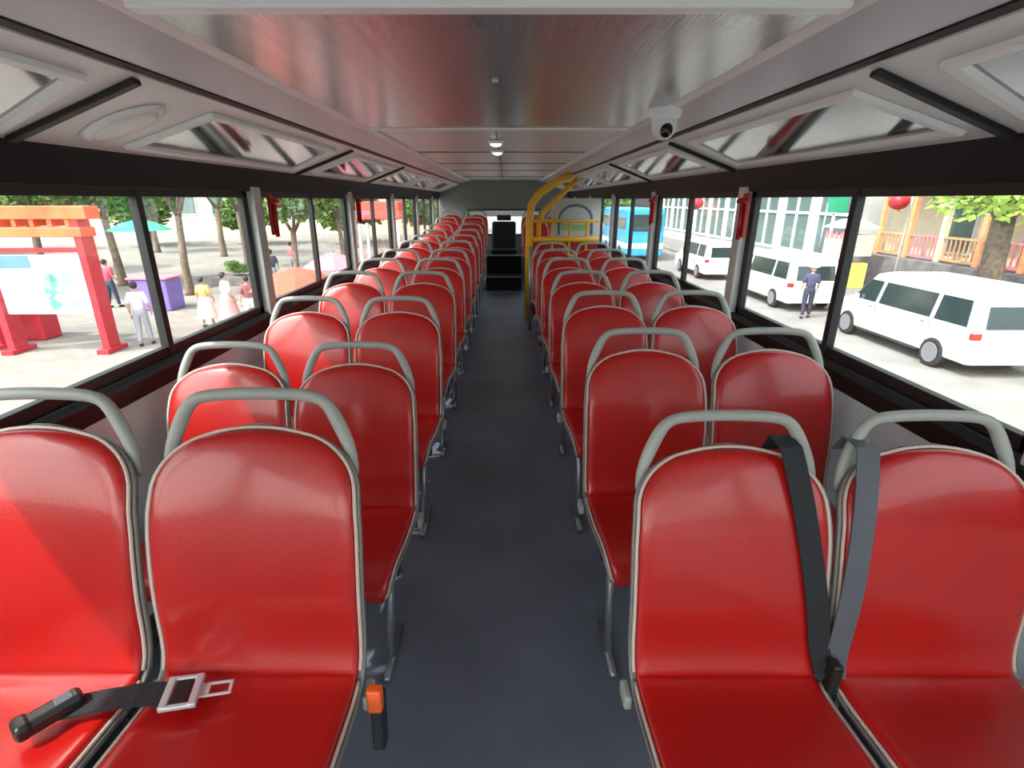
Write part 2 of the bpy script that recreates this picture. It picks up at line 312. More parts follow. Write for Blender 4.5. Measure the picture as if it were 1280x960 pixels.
def sheet(s0, s1, inset, front, back, bulge, nj=14, ns=26, crease0=False, crease1=False, rim=0):
    mb = MB(); V = []; F = []; S_ = [s0 + (s1 - s0) * (.5 - .5 * math.cos(math.pi * i / ns)) for i in range(ns + 1)]
    for layer in (0, 1):
        for i, s in enumerate(S_):
            W = hw(s) - corner(s) - inset; u = i / ns
            for j in range(nj + 1):
                x = -math.cos(math.pi * j / nj); x = math.copysign(abs(x) ** 1.0, x)
                p, n = at_s(arch(x, s)); edge = min(1, (1 - abs(x)) / .10); ee = min(1, min(s - s0, s1 - s) / .028); 
                cap = math.sqrt(max(0, 1 - (1 - edge) ** 2)) * math.sqrt(max(0, 1 - (1 - max(0, ee)) ** 2))
                bk = .022 * abs(x) ** 2.4 * min(1, (ST - s) / .16)                     # sides wrap forward a little
                h = (front + bulge * (1 - x * x)) * (.25 + .75 * cap) if layer == 0 else back
                h += bk + (rim * (abs(x) > .93) if layer == 0 else 0)
                q = p + n * h; V.append((x * W, q.x, q.y))
    nr = nj + 1; B = len(S_) * nr
    for i in range(ns):
        for j in range(nj):
            a = i * nr + j; F.append((a, a + 1, a + nr + 1, a + nr)); F.append((B + a, B + a + nr, B + a + nr + 1, B + a + 1))
        for j in (0, nj):
            a = i * nr + j; F.append((a, a + nr, B + a + nr, B + a))
    for j in range(nj):
        F.append((j, B + j, B + j + 1, j + 1)); a = ns * nr + j; F.append((a, a + 1, B + a + 1, B + a))
    return mb.add(V, F)
def rimline(s0, s1, inset, h, r, close=True):
    pts = []
    N = 34
    ss = [s0 + (s1 - s0) * (.5 - .5 * math.cos(math.pi * i / N)) for i in range(N + 1)]
    for sg in (-1, 1):
        for s in (ss if sg < 0 else ss[::-1]):
            W = hw(s) - corner(s) - inset; p, n = at_s(arch(1, s)); q = p + n * (h + .022 * min(1, (ST - s) / .16)); pts.append((sg * W, q.x, q.y))
        if sg < 0:
            s = s1; W = hw(s) - corner(s) - inset; p, n = at_s(s)
            for x in (-.75, -.5, -.25, 0, .25, .5, .75): p, n = at_s(arch(x, s)); q = p + n * (h + .003); pts.append((x * W, q.x, q.y))
    return MB().tube(pts, r, n=6)
def make_seat():
    e = empty('bus_seat')
    sheet(.0, ST, 0, -.004, -.014, 0, ns=40).build('shell', M['shell'], e, smooth=True)
    bp = sheet(SC - .006, ST - .012, .013, .010, -.004, .016, nj=18).build('backrest_cushion', M['red'], e, smooth=True)
    rimline(SC + .01, ST - .007, .008, .001, .0038).build('piping', M['piping'], bp, smooth=True)
    cp = sheet(.012, SC + .006, .013, .012, -.004, .012, nj=18).build('seat_cushion', M['red'], e, smooth=True)
    # front edging of the seat cushion
    pts = []
    for sg in (-1, 1):
        L = [SC - .02 - (SC - .035) * k / 14 for k in range(15)]
        for s in (L if sg < 0 else L[::-1]):
            W = hw(s) - corner(s) - .008; p, n = at_s(s); q = p + n * .022; pts.append((sg * W, q.x, q.y))
    MB().tube(pts, .0038, n=6).build('piping', M['piping'], cp, smooth=True)
    # grab handle growing from the shoulders
    pt, nn = at_s(ST); hy, hz = pt.x, pt.y
    pts = []; rad = []
    half = [(.196, hy - .022, hz - .110, .007), (.190, hy - .012, hz - .062, .012), (.173, hy - .002, hz - .020, .0145), (.158, hy + .004, hz + .010, .0145), (.146, hy + .008, hz + .032, .0135), (.130, hy + .011, hz + .047, .013), (.104, hy + .013, hz + .054, .013), (.05, hy + .014, hz + .057, .013)]
    half = [(x * .955, y, z, r) for x, y, z, r in half]
    for x, y, z, r in half: pts.append((-x, y, z)); rad.append(r)
    pts.append((0, hy + .014, hz + .058)); rad.append(.013)
    for x, y, z, r in half[::-1]: pts.append((x, y, z)); rad.append(r)
    MB().tube(pts, rad, n=12, flat=.9, up=(0, 1, .2)).build('handle', M['handle'], e, smooth=True, subs=1)
    # under-frame
    MB().box((0, -.24, .405), (.36, .03, .03)).box((0, -.05, .405), (.36, .03, .03)).box((-.15, -.145, .40), (.03, .22, .03)).box((.15, -.145, .40), (.03, .22, .03)).build('seat_frame', M['darksteel'], e, bevel=.004)
    for s in (-1, 1):
        MB().tube([(s * .13, -.175, .395), (s * .13, -.20, .2), (s * .13, -.24, .025)], .015, n=10).tube([(s * .13, -.33, .012), (s * .13, -.10, .012)], .013, n=8).build('leg', M['steel'], e, smooth=True)
    # recliner pivot on the side
    MB().box((.212, -.03, .44), (.018, .05, .035)).build('pivot', M['handle'], e, bevel=.006)
    return e
proto = make_seat()
def place(e, x, y, lift, mirror=False):
    e.location = (x, y, 0)
    for ch in e.children:
        if ch.name.split('.')[0] == 'leg': ch.scale.z = (.4 + lift) / .4
        else: ch.location.z += lift
        if ch.name.split('.')[0] == 'pivot' and mirror: ch.location.x = -.424
XI, XO = .50, .925
XL = [.454, .885]; XLf = [.474, .900]
Lrows = [(.80, .062), (1.555, -.045), (2.30, -.02), (3.07, 0), (3.83, 0), (4.60, 0), (5.36, .02), (6.12, .03), (6.88, .05), (7.64, .09), (8.42, .16), (9.2, .24)]
Rrows = [(.86, -.01), (1.57, 0), (2.34, .0), (3.10, 0), (3.85, 0), (4.60, 0), (5.35, 0), (8.4, .16), (9.2, .24)]
names = ['nearest', 'second', 'third', 'fourth', 'fifth', 'sixth', 'seventh', 'eighth', 'ninth', 'tenth', 'eleventh', 'rearmost']
first = True
for s, side, rows in ((-1, 'left', Lrows), (1, 'right', Rrows)):
    for i, (y, lift) in enumerate(rows):
        nm = names[i] if i < len(rows) - 1 else 'rearmost'
        if side == 'right' and i == 7: nm = 'last but one'
        px_ = (XI, XO) if s > 0 else (XL if i == 0 else XLf)
        for ci, (x, pos) in enumerate(((px_[0], 'aisle'), (px_[1], 'window'))):
            e = proto if first else dup(proto); 
            if first: 
                fresh = [(c, c.location.copy()) for c in proto.children]
            EE = (s * x, y, lift, s > 0)
            extra = ''
            if i == 0: extra = {('left', 'aisle'): ', belt tongue on it', ('left', 'window'): ', belt end on it', ('right', 'aisle'): ', black belt', ('right', 'window'): ', belt painted lit grey'}[(side, pos)]
            tag(e, 'red vinyl seat, %s side, %s row %s of aisle%s' % (pos, nm, side, extra), 'seat', 'red bus seats in rows on both sides of the aisle')
            e['pl'] = 0; del e['pl']
            if first: first = False; later = (e, EE)
            else: place(e, *EE)
place(later[0], *later[1])

# ------------------------------------------------------------ seat belts
def surf(x, s, h, row, lift): 
    p, n = at_s(s); q = p + n * h; return Vector((x, row + q.x, q.y + lift))
def hs_(xr):  return .022 * abs(xr) ** 2.4 + (.010 + .016 * (1 - xr * xr)) * 1.0 + .006
def belt_on(row, lift, cx, x0, x1, name, m, label):
    P = []
    s0, s1 = ST - .01, SC + .0
    p, n = at_s(ST); P.append(Vector((x0, row + p.x + .035, p.y + lift - .03))); P.append(Vector((x0, row + p.x + .012, p.y + lift + .012)))
    for k in range(13):
        t = k / 12; s = s0 + (s1 - s0) * t; x = x0 + (x1 - x0) * t; xr = max(-1, min(1, (x - cx) / .205)); P.append(surf(x, s, hs_(xr) + .003, row, lift))
    o = MB().ribbon(P, .046, .0035, (1, 0, 0)).build(name, m, smooth=False)
    return tag(o, label, 'seat belt')
belt_on(.86, -.01, XI, .615, .708, 'seat_belt', M['webbing'], 'black shoulder belt slanting across the nearest right aisle seat')
belt_on(.86, -.01, XO, .772, .722, 'seat_belt', M['webbing2'], 'belt painted grey as if lit, hanging down the nearest right window seat')
e = tag(empty('seat_belt_anchor', (.7125, .82, .46)), 'black belt anchor stalk between the two nearest right seats', 'belt anchor')
MB().box((0, 0, .02), (.022, .03, .10)).build('stalk', M['bplastic'], e, bevel=.006)
# lap belt lying on the nearest left pair
LR, LL = .80, .062
def lap(x, yy, dh=.006):
    x = x + .070; cx = -XL[0] if x > -.669 else -XL[1]; xr = max(-1, min(1, (x - cx) / .2)); zz = .454 + .02 + .012 * (1 - xr * xr) + .022 * abs(xr) ** 2.4 + LL
    return Vector((x, LR + yy, zz + dh))
e = tag(empty('lap_belt', (0, 0, 0)), 'black lap belt with metal tongue draped over the nearest left seats', 'seat belt')
P = [lap(-.855, -.112, .012), lap(-.82, -.104, .012), lap(-.79, -.098, .012), lap(-.75, -.092, .010), lap(-.72, -.086, .012), lap(-.69, -.082, .012), lap(-.665, -.080, .010)]
MB().ribbon(P, .048, .004, (.2, 1, 0)).build('webbing', M['webbing'], e)
q = lap(-.640, -.078, .016); rot = Matrix.Rotation(R(14), 3, 'Z') @ Matrix.Rotation(R(4), 3, 'Y')
a = MB()
for dx in (-.026, .022): a.box(q + rot @ Vector((dx, 0, 0)), (.014, .070, .012), rot)
for dy in (-.031, .031): a.box(q + rot @ Vector((-.002, dy, 0)), (.05, .009, .010), rot)
a.build('adjuster', M['chrome'], e, bevel=.003)
MB().box(q + rot @ Vector((-.003, 0, 0)), (.028, .052, .006), rot).build('adjuster_bar', M['bplastic'], e, bevel=.002)
a = MB()
for dy in (-.013, .013): a.box(q + rot @ Vector((.058, dy, -.003)), (.045, .005, .004), rot)
a.box(q + rot @ Vector((.080, 0, -.003)), (.006, .030, .004), rot).box(q + rot @ Vector((.036, 0, -.003)), (.016, .030, .004), rot)
a.build('tongue', M['chrome'], e, bevel=.001)
q = lap(-.845, -.125, .024); rot = Matrix.Rotation(R(52), 3, 'Z')
e = tag(empty('belt_retractor', q), 'black belt retractor housing lying on the nearest left window seat', 'belt retractor')
MB().box((0, 0, 0), (.092, .036, .030), rot).box(rot @ Vector((-.040, 0, .003)), (.026, .043, .032), rot).build('housing', M['bplastic'], e, bevel=.010, seg=3)
MB().box(rot @ Vector((.02, -.0, .015)), (.026, .022, .004), rot).build('button', M['webbing2'], e, bevel=.002)
e = tag(empty('belt_buckle', (-.228, .83, .46)), 'black belt buckle with orange button beside the nearest left aisle seat', 'belt buckle')
MB().box((0, -.055, -.03), (.026, .035, .13), Matrix.Rotation(R(-6), 3, 'X')).build('housing', M['bplastic'], e, bevel=.006)
MB().box((.002, -.075, .048), (.030, .024, .052), Matrix.Rotation(R(-6), 3, 'X')).build('button', M['orange'], e, bevel=.006)

# ------------------------------------------------------------ hammers on pillars
for i, (s, y, lab) in enumerate([(-1, 2.80, 'red emergency hammer on first left window pillar'), (1, 2.60, 'red emergency hammer on first right window pillar'), (1, 4.22, 'red emergency hammer on second right window pillar'), (-1, 4.44, 'red emergency hammer on second left window pillar')]):
    e = tag(empty('emergency_hammer', (s * 1.165, y, 1.36)), lab, 'emergency hammer', 'red hammers on the window pillars')
    MB().box((0, 0, 0), (.018, .05, .20)).build('bracket', M['redp'], e, bevel=.006)
    MB().tube([(-s * .014, 0, -.11), (-s * .016, 0, .05)], .011).build('grip', M['redp'], e, smooth=True)
    MB().tube([(-s * .016, -.038, .065), (-s * .016, .038, .065)], [.012, .015]).build('head', M['redp'], e, smooth=True)

# ------------------------------------------------------------ stair guard, screen panel, rear platform
def stair_guard():
    e = tag(empty('stair_guard', (0, 6.35, 0)), 'yellow stair guard rail rising from aisle to right ceiling edge', 'guard rail')
    MB().tube([(.31, 0, .02), (.31, 0, 1.22), (.33, 0, 1.38), (.42, 0, 1.50), (.60, 0, 1.62), (.78, 0, 1.70)], .045, n=12).build('rail_post', M['yellow'], e, smooth=True)
    MB().tube([(.42, .06, .02), (.42, .06, 1.16), (.46, .06, 1.28), (.60, .06, 1.42), (.86, .06, 1.66)], .030, n=12).build('rail_post', M['yellow'], e, smooth=True)
    for z, r in ((1.20, .020), (.99, .034), (.80, .022)): MB().tube([(.31, .0, z), (1.12, .0, z)], r, n=10).build('crossbar', M['yellow'], e, smooth=True)
    for x in (.58, .78, .98): MB().tube([(x, 0, .04), (x, 0, 1.20)], .013, n=8).build('upright', M['yellow'], e, smooth=True)
    MB().box((.73, .035, .50), (.78, .02, .92)).build('lower_panel', M['redp'], e, bevel=.004)
stair_guard()
e = tag(empty('painted_screen', (.88, 6.62, 1.19)), 'pale panel painted as a reflecting glass screen, dark arched outline, above the stairwell', 'glass screen')  # stands for a glass screen; its bright reflections are painted on the panel
MB().box((0, 0, 0), (.60, .02, .52)).build('board', M['whitew'], e, bevel=.004)
arc = [(-.20, -.16)] + [(-.20 * math.cos(a * math.pi / 10), .02 + .16 * math.sin(a * math.pi / 10)) for a in range(11)] + [(.20, -.16)]
MB().tube([(x, -.014, z) for x, z in arc], .014, n=8).build('arch_outline', M['mapblue'], e, smooth=True)
MB().box((0, -.012, .01), (.33, .006, .18)).build('blue_field', cloth((.45, .55, .66)), e)
MB().box((0, -.013, -.075), (.33, .006, .07)).build('green_field', cloth((.30, .50, .22)), e)
for i, (y, lift) in enumerate(((7.10, .0),)):
    pass
o = tag(MB().tube([(.31, 6.28, .0), (.31, 5.92, .0), (.31, 5.92, .95)], .017).build('grab_pole', M['steel'], smooth=True), 'short steel grab pole before the yellow stair guard', 'pole')
struct(MB().box((0, 9.0, .11), (.60, .50, .22)).box((0, 9.75, .26), (.60, 1.08, .52)).build('trim_%d' % (tn[0] + 1), M['dark'], bevel=.004), 'dark steps at the rear end of the aisle', 'step'); tn[0] += 1
for i, (y, z) in enumerate(((8.745, .225), (9.205, .525))):
    trim(MB().box((0, y, z), (.60, .03, .02)), M['steel'], ['metal nosing on the lower rear step', 'metal nosing on the upper rear step'][i])
e = tag(empty('rear_bench_seat', (0, 9.95, .42)), 'black middle seat on the rear platform at the aisle end', 'seat')
MB().box((0, -.20, .10), (.46, .40, .14)).build('cushion', M['dark'], e, bevel=.03, seg=3)
MB().box((0, .08, .34), (.44, .10, .60), Matrix.Rotation(R(-10), 3, 'X')).build('backrest', M['dark'], e, bevel=.04, seg=3)
MB().box((0, .15, .70), (.26, .06, .10)).build('headrest', M['black'], e, bevel=.02)

# ============================================================ outside
g = MB().box((-55, 30, GZ - .1), (107.5, 200, .2)).build('ground_plaza', M['plaza']); struct(g, 'pale stone paved plaza on the left', 'ground')
g = MB().box((53.75, 30, GZ - .1), (110, 200, .2)).build('ground_street', M['street']); struct(g, 'grey asphalt street on the right', 'ground')
struct(MB().box((14.4, 30, GZ + .06), (3.2, 120, .12)).build('pavement', cloth((.2, .195, .19)), bevel=.02), 'raised pavement beyond the parked vans', 'pavement')

def van(x, y, label, L=5.0, H=1.92, m=None):
    m = m or M['carw']; e = tag(empty('van', (x, y, GZ)), label, 'van')
    # local: y from 0 (rear, towards camera) to L (front); x from 0 (street side) to 1.9
    Wd = 1.9; sec = []
    prof = [(0.02, .45), (0.0, .85), (.05, 1.05), (.16, 1.60), (.32, H - .08), (.60, H), (L - 2.0, H), (L - 1.55, H - .10), (L - .95, 1.15), (L - .30, .98), (L - .04, .80), (L, .45), (L - .05, .28), (.05, .28)]
    V = []; n = len(prof)
    xs = [0, .06, .14, Wd - .14, Wd - .06, Wd]
    def ins(z): return 0 if z < 1.0 else (z - 1.0) * .17
    for xi, x_ in enumerate(xs):
        k = {0: .05, 1: .015, 2: 0, 3: 0, 4: .015, 5: .05}[xi]
        for (yy, zz) in prof:
            cy, cz = L / 2, .95; yy2 = yy + (k if yy < cy else -k); zz2 = zz + (k if zz < cz else -k)
            xx = x_; i_ = ins(zz)
            xx = xx + i_ * (1 - 2 * x_ / Wd); V.append((xx, yy2, zz2))
    F = [tuple(range(n)), tuple((len(xs) - 1) * n + k for k in range(n - 1, -1, -1))]
    for a in range(len(xs) - 1):
        for k in range(n): F.append((a * n + k, a * n + (k + 1) % n, (a + 1) * n + (k + 1) % n, (a + 1) * n + k))
    MB().add(V, F).build('body', m, e, bevel=.03)
    def side_win(y0, y1, y0t, y1t, z0=1.10, z1=1.66):
        for sx in (0, 1):
            def X(z, o): v = ins(z) - o; return v if sx == 0 else Wd - v
            P = [(X(z0, .012), y0, z0), (X(z0, .012), y1, z0), (X(z1, .012), y1t, z1), (X(z1, .012), y0t, z1)]
            Q = [(X(z0, -.03), y0, z0), (X(z0, -.03), y1, z0), (X(z1, -.03), y1t, z1), (X(z1, -.03), y0t, z1)]
            MB().add(P + Q, [(0, 1, 2, 3), (7, 6, 5, 4)] + [(i, i + 4, (i + 1) % 4 + 4, (i + 1) % 4) for i in range(4)]).build('side_window', M['carg'], e, bevel=.008)
    side_win(.22, 1.15, .34, 1.15); side_win(1.28, 3.05, 1.28, 3.0); side_win(3.18, L - 1.02, 3.13, L - 1.50)
    MB().add([(.28, .035, 1.08), (Wd - .28, .035, 1.08), (Wd - .32, .125, 1.56), (.32, .125, 1.56), (.28, .09, 1.08), (Wd - .28, .09, 1.08), (Wd - .32, .18, 1.56), (.32, .18, 1.56)], [(0, 1, 2, 3), (7, 6, 5, 4), (0, 4, 5, 1), (1, 5, 6, 2), (2, 6, 7, 3), (3, 7, 4, 0)]).build('rear_window', M['carg'], e, bevel=.01)
    MB().add([(.20, L - 1.00, 1.14), (Wd - .20, L - 1.00, 1.14), (Wd - .28, L - 1.56, H - .13), (.28, L - 1.56, H - .13), (.20, L - .93, 1.17), (Wd - .20, L - .93, 1.17), (Wd - .28, L - 1.50, H - .09), (.28, L - 1.50, H - .09)], [(0, 1, 2, 3), (7, 6, 5, 4), (0, 4, 5, 1), (1, 5, 6, 2), (2, 6, 7, 3), (3, 7, 4, 0)]).build('windscreen', M['carg'], e)
    for x_ in (.10, Wd - .10): MB().box((x_, .04, .93), (.20, .12, .15)).build('tail_lamp', M['tail'], e, bevel=.02)
    for x_ in (.16, Wd - .16): MB().box((x_, L - .05, .78), (.26, .10, .15)).build('head_lamp', M['glass'], e, bevel=.02)
    MB().box((Wd / 2, -.01, .42), (Wd - .12, .12, .22)).build('bumper', m, e, bevel=.04)
    for yy in (1.22, 3.12): MB().box((.0, yy, .72), (.012, .014, .62)).build('door_seam', M['darksteel'], e)
    for yy in (1.42, 3.30): MB().box((-.012, yy, .98), (.03, .16, .03)).build('door_handle', M['steel'], e, bevel=.006)
    MB().box((.02, L / 2, .30), (.05, L - 2.8, .06)).build('sill', M['darksteel'], e, bevel=.01)
    MB().box((-.06, L - 1.25, 1.16), (.10, .09, .15)).build('wing_mirror', m, e, bevel=.03)
    for yy in (.95, L - .95):
        for x_ in (.07, Wd - .07):
            t = MB().lathe([(.30, -.10), (.34, -.08), (.34, .08), (.30, .10)], (x_, yy, .34), 'X', 28).build('wheel', M['tyre'], e, smooth=False)
            MB().lathe([(.235, -.115), (.22, -.122), (.05, -.105), (.04, .105), (.22, .122), (.235, .115)], (x_, yy, .34), 'X', 20).build('hubcap', M['steel'], t)
    return e
van(10.0, 10.8, 'long white van parked nearest, beside the tree outside right windows', 5.1)
van(9.75, 18.0, 'white van parked ahead of the nearest one, dark windows, person behind it', 4.9, 1.88)
van(9.6, 25.5, 'small white van parked third along the street, seen past the second pillar', 4.6, 1.75)
# blue coach and kiosk further on
e = tag(empty('coach', (7.6, 34, GZ)), 'blue and white coach parked far down the right side street', 'bus')
MB().box((1.2, 4, 1.75), (2.4, 8, 2.9)).build('body', M['blue'], e, bevel=.15, seg=3)
MB().box((1.2, 4, 2.3), (2.46, 7.6, .75)).build('side_windows', M['carg'], e, bevel=.05)
MB().box((1.2, -.02, 2.35), (2.0, .08, 1.0)).build('rear_window', M['carg'], e, bevel=.05)
MB().box((1.2, 4, .95), (2.44, 8.02, .35)).build('white_stripe', M['whitew'], e)
for yy in (1.6, 6.4):
    for xx in (.12, 2.28): MB().lathe([(.42, -.14), (.48, -.1), (.48, .1), (.42, .14)], (xx, yy, .48), 'X', 24).build('wheel', M['tyre'], e)

# ---- right side buildings
def facade_white(x, y, L, w_):
    e = tag(empty('glazed_building', (x, y, GZ)), w_ + ' white building with tall framed glass windows across the street', 'building')
    MB().box((3, L / 2, 6), (6, L, 12)).build('wall', M['whitew'], e)
    n = max(2, int(L / 3.4))
    for k in range(n):
        c = (k + .5) * L / n
        f = MB()
        for z in (.9, 3.0, 5.1): f.box((-.06, c, z), (.12, 2.9, .14))
        for yy in (-1.45, 0, 1.45): f.box((-.06, c + yy, 3.0), (.12, .16, 4.3))
        fr = f.build('window_frame', M['white'], e, bevel=.01); MB().box((-.02, c, 3.0), (.06, 2.8, 4.1)).build('pane', M['winglass'], fr)
    MB().box((-.4, L / 2, 5.6), (.9, L, .25)).build('canopy', M['whitew'], e, bevel=.02)
facade_white(17.2, 26.6, 11, 'nearer')
facade_white(17.2, 39, 24, 'farther')
e = tag(empty('restaurant_terrace', (16.4, 9.5, GZ)), 'cream building with orange timber terrace above a dark stone wall', 'building')
MB().box((.2, 7.5, .72), (.5, 17.5, 1.44)).build('terrace_wall', M['dwall'], e, bevel=.03)
MB().box((3.2, 7.5, 6), (3.0, 17, 12)).build('wall', M['cream'], e)
MB().box((1.6, 7.5, 1.38), (3, 17, .12)).build('terrace_floor', M['dwall'], e)
for k in range(9):
    c = .6 + k * 1.75
    MB().box((.35, c, 3.1), (.20, .20, 3.4)).build('post', M['terra'] if k % 3 else M['cream'], e, bevel=.01)
    if k < 8:
        f = MB(); f.box((.35, c + .87, 2.35), (.07, 1.6, .08)).box((.35, c + .87, 1.55), (.07, 1.6, .08))
        for q in range(7): f.box((.35, c + .25 + q * .21, 1.95), (.04, .04, .8))
        f.build('railing', M['terra'] if k % 2 else M['pink'], e)
    if k % 2 == 0 and k < 8:
        fr = MB().box((1.68, c + .9, 2.9), (.1, 1.5, 2.5)).build('window', M['whitew'], e); MB().box((1.64, c + .9, 2.9), (.1, 1.3, 2.3)).build('pane', M['winglass'], fr)
MB().box((.9, 7.5, 4.9), (2.2, 17, .2)).build('awning', M['terra'], e)
def hang_sign(x, y, z, sx, sy, m, label, cat='sign'):
    e = tag(empty('shop_sign', (x, y, GZ + z)), label, cat); MB().box((0, 0, 0), (sx, .14, sy)).build('board', m, e, bevel=.02); MB().tube([(-sx / 2, 0, 0), (-sx / 2, 0, -z + .02)], .04).build('pole', M['steel'], e, smooth=True)
hang_sign(15.3, 25.3, 3.55, .9, .8, M['green'], 'square green sign on a pole before the glazed building')
e = tag(empty('food_stall', (14.8, 22.6, GZ + .12)), 'yellow and white stall with pink striped top on the pavement', 'stall'); e.scale = (.85, .62, .95)
MB().box((0, .9, .55), (1.4, 2.2, 1.1)).build('counter', cloth((.85, .60, .12)), e, bevel=.03)
MB().box((0, .9, 1.85), (1.5, 2.3, .9)).build('back_panel', M['cream'], e, bevel=.03)
for k in range(4): MB().box((-.76, .1 + k * .55, 2.3), (.06, .30, .28)).build('printed_square', M['pink'], e)
MB().prism([(-.95, 2.6), (.95, 2.6), (0, 2.95)], -.3, 2.1).build('roof', cloth((.80, .74, .70)), e)
def lantern(x, y, z, label, r=.32):
    e = tag(empty('paper_lantern', (x, y, GZ + z)), label, 'lantern', 'red lanterns on street poles')
    MB().ball((0, 0, 0), (r, r, r * .85), n=16).build('shade', M['gatered'], e, smooth=True); MB().lathe([(.09, .27), (.09, .34)], n=12).lathe([(.09, -.34), (.09, -.27)], n=12).build('cap', M['yellow'], e)
    MB().tube([(0, 0, .33), (0, 0, 1.3), (.3, 0, 1.35), (.45, 0, 1.35), (.45, 0, -z + .01)], .035, n=8).build('pole', M['whitew'], e, smooth=True)
lantern(13.6, 19.0, 3.65, 'orange red round lantern hanging right of the window divider')
lantern(12.6, 36.4, 3.5, 'red round lantern seen between the first and second right pillars', .5)
e = tag(empty('barrier', (11.2, 9.7, GZ)), 'yellow traffic barrier at the lower right edge of the view', 'barrier')
MB().prism([(-.5, 0), (.5, 0), (.38, .35), (.30, .95), (-.30, .95), (-.38, .35)], -.25, .25).build('body', cloth((.85, .70, .05)), e, bevel=.04)
MB().box((0, -.26, .62), (.5, .02, .14)).build('stripe', M['whitew'], e)

# ---- trees
def crown_mesh(name, n, blobs, m, size=.16, seed=1):
    rnd = random.Random(seed); mb = MB()
    for _ in range(n):
        c, r = rnd.choice(blobs); v = Vector((rnd.gauss(0, 1), rnd.gauss(0, 1), rnd.gauss(0, 1))).normalized() * (rnd.random() ** .4)
        p = Vector(c) + Vector((v.x * r[0], v.y * r[1], v.z * r[2])); a = Vector((rnd.gauss(0, 1), rnd.gauss(0, 1), rnd.gauss(0, .6))).normalized(); b = a.cross(Vector((rnd.gauss(0, 1), rnd.gauss(0, 1), rnd.gauss(0, 1)))).normalized()
        s = size * (.6 + .8 * rnd.random()); mb.add([p - a * s, p + b * s * .45, p + a * s, p - b * s * .45], [(0, 1, 2, 3)])
    me = bpy.data.meshes.new(name); me.from_pydata(mb.v, [], mb.f); me.materials.append(m); return me
def blobs(seed, R_, zc, k=9):
    rnd = random.Random(seed); return [((rnd.uniform(-1, 1) * R_ * .6, rnd.uniform(-1, 1) * R_ * .6, zc + rnd.uniform(-.45, .6) * R_ * .7), (R_ * .5, R_ * .5, R_ * .36)) for _ in range(k)]
CM = {k: crown_mesh('crown_' + k, n, blobs(sd_, R_, zc, kk), M[m], sz, sd_) for k, n, sd_, R_, zc, kk, m, sz in (('a', 6500, 3, 2.6, 5.6, 11, 'leafA', .17), ('b', 6000, 5, 2.2, 4.5, 10, 'leafB', .16), ('d', 9000, 11, 3.5, 5.0, 14, 'leafA', .16), ('c', 4500, 8, 1.5, 1.5, 9, 'leafB', .12))}
def trunk(h, r, seed, forks=3):
    rnd = random.Random(seed); mb = MB(); lean = rnd.uniform(-.2, .2)
    mb.tube([(0, 0, 0), (.02, 0, .15), (lean * .3, 0, h * .4), (lean, .1, h)], [r * 1.35, r * 1.1, r * .9, r * .75], n=10)
    for k in range(forks):
        a = k * 6.28 / forks + rnd.random(); mb.tube([(lean, .1, h - .15), (lean + math.cos(a) * .6, .1 + math.sin(a) * .6, h + .9), (lean + math.cos(a) * 1.1, .1 + math.sin(a) * 1.1, h + 2.0)], [r * .55, r * .4, r * .2], n=7)
    return mb
def tree(x, y, kind, h, r, sc, label, rz=0, name='street_tree'):
    e = tag(empty(name, (x, y, GZ), rz), label, 'tree', 'trees around the plaza and street')
    o = bpy.data.objects.new('foliage', CM[kind]); COL.objects.link(o); o.parent = e; o.scale = (sc,) * 3; o['kind'] = 'stuff'
    if kind == 'd': o.location.z = .85
    trunk(h, r, int(x * 7 + y)).build('trunk', M['bark'], e, smooth=True)
tree(13.2, 14.3, 'd', 3.3, .32, .82, 'thick leaning street tree with bright leaves beyond the nearest van', .6)
tree(-8.3, 21.0, 'b', 2.6, .13, .95, 'slim tree by the plaza path behind the first left pillar', .3)
TL = [(-13.0, 21.5, 'a', 3.2, .16), (-17.5, 24, 'b', 3.0, .18), (-21, 20, 'a', 3.2, .18), (-24.5, 28, 'b', 2.8, .2), (-15, 31, 'a', 3.2, .17), (-10, 33, 'b', 2.8, .16), (-29, 24, 'a', 3, .2), (-19.5, 37, 'a', 3.2, .2), (-12, 44, 'b', 2.6, .2), (-26, 40, 'b', 2.8, .2), (-6.5, 40, 'a', 3.2, .18), (-35, 32, 'b', 2.6, .2)]
LB = ['green tree right behind the orange frame beam', 'dark tree behind the plaza visitors', 'bright tree at the far left behind the red frame', 'dark tree on the far left plaza edge', 'bright tree in the middle of the plaza', 'dark tree seen through the second left window', 'bright tree furthest left', 'bright tree deep in the plaza', 'dark tree far behind the second left window', 'dark tree deep behind the plaza', 'bright tree seen through the third left window', 'dark tree at the far corner of the plaza']
for (x, y, k, h, r), lb in zip(TL, LB): tree(x, y, k, h, r, 1.0, lb, x)
for i, (x, y, sc) in enumerate([(-30, 46, 2.2), (-22, 48, 2.0), (-14, 49, 2.0), (-38, 40, 2.2), (-7, 50, 1.8), (-46, 34, 2.2), (12, 64, 1.8)]):
    tree(x, y, 'c', 1.0, .2, sc, 'broad dark bush %s in the far hedge line' % ['third from the left', 'fourth from the left', 'fifth from the left', 'second from the left', 'sixth from the left', 'furthest left', 'right of the rear window'][i], i, 'hedge_bush')
e = tag(empty('distant_building', (-30, 66, GZ)), 'pale low building beyond the plaza trees', 'building')
MB().box((0, 0, 4), (50, 8, 8)).build('wall', M['cream'], e)
for k in range(12):
    fr = MB().box((-22 + k * 4, -4.05, 3.4), (2.4, .2, 2.6)).build('window', M['whitew'], e); MB().box((-22 + k * 4, -4.12, 3.4), (2.1, .2, 2.3)).build('pane', M['winglass'], fr)
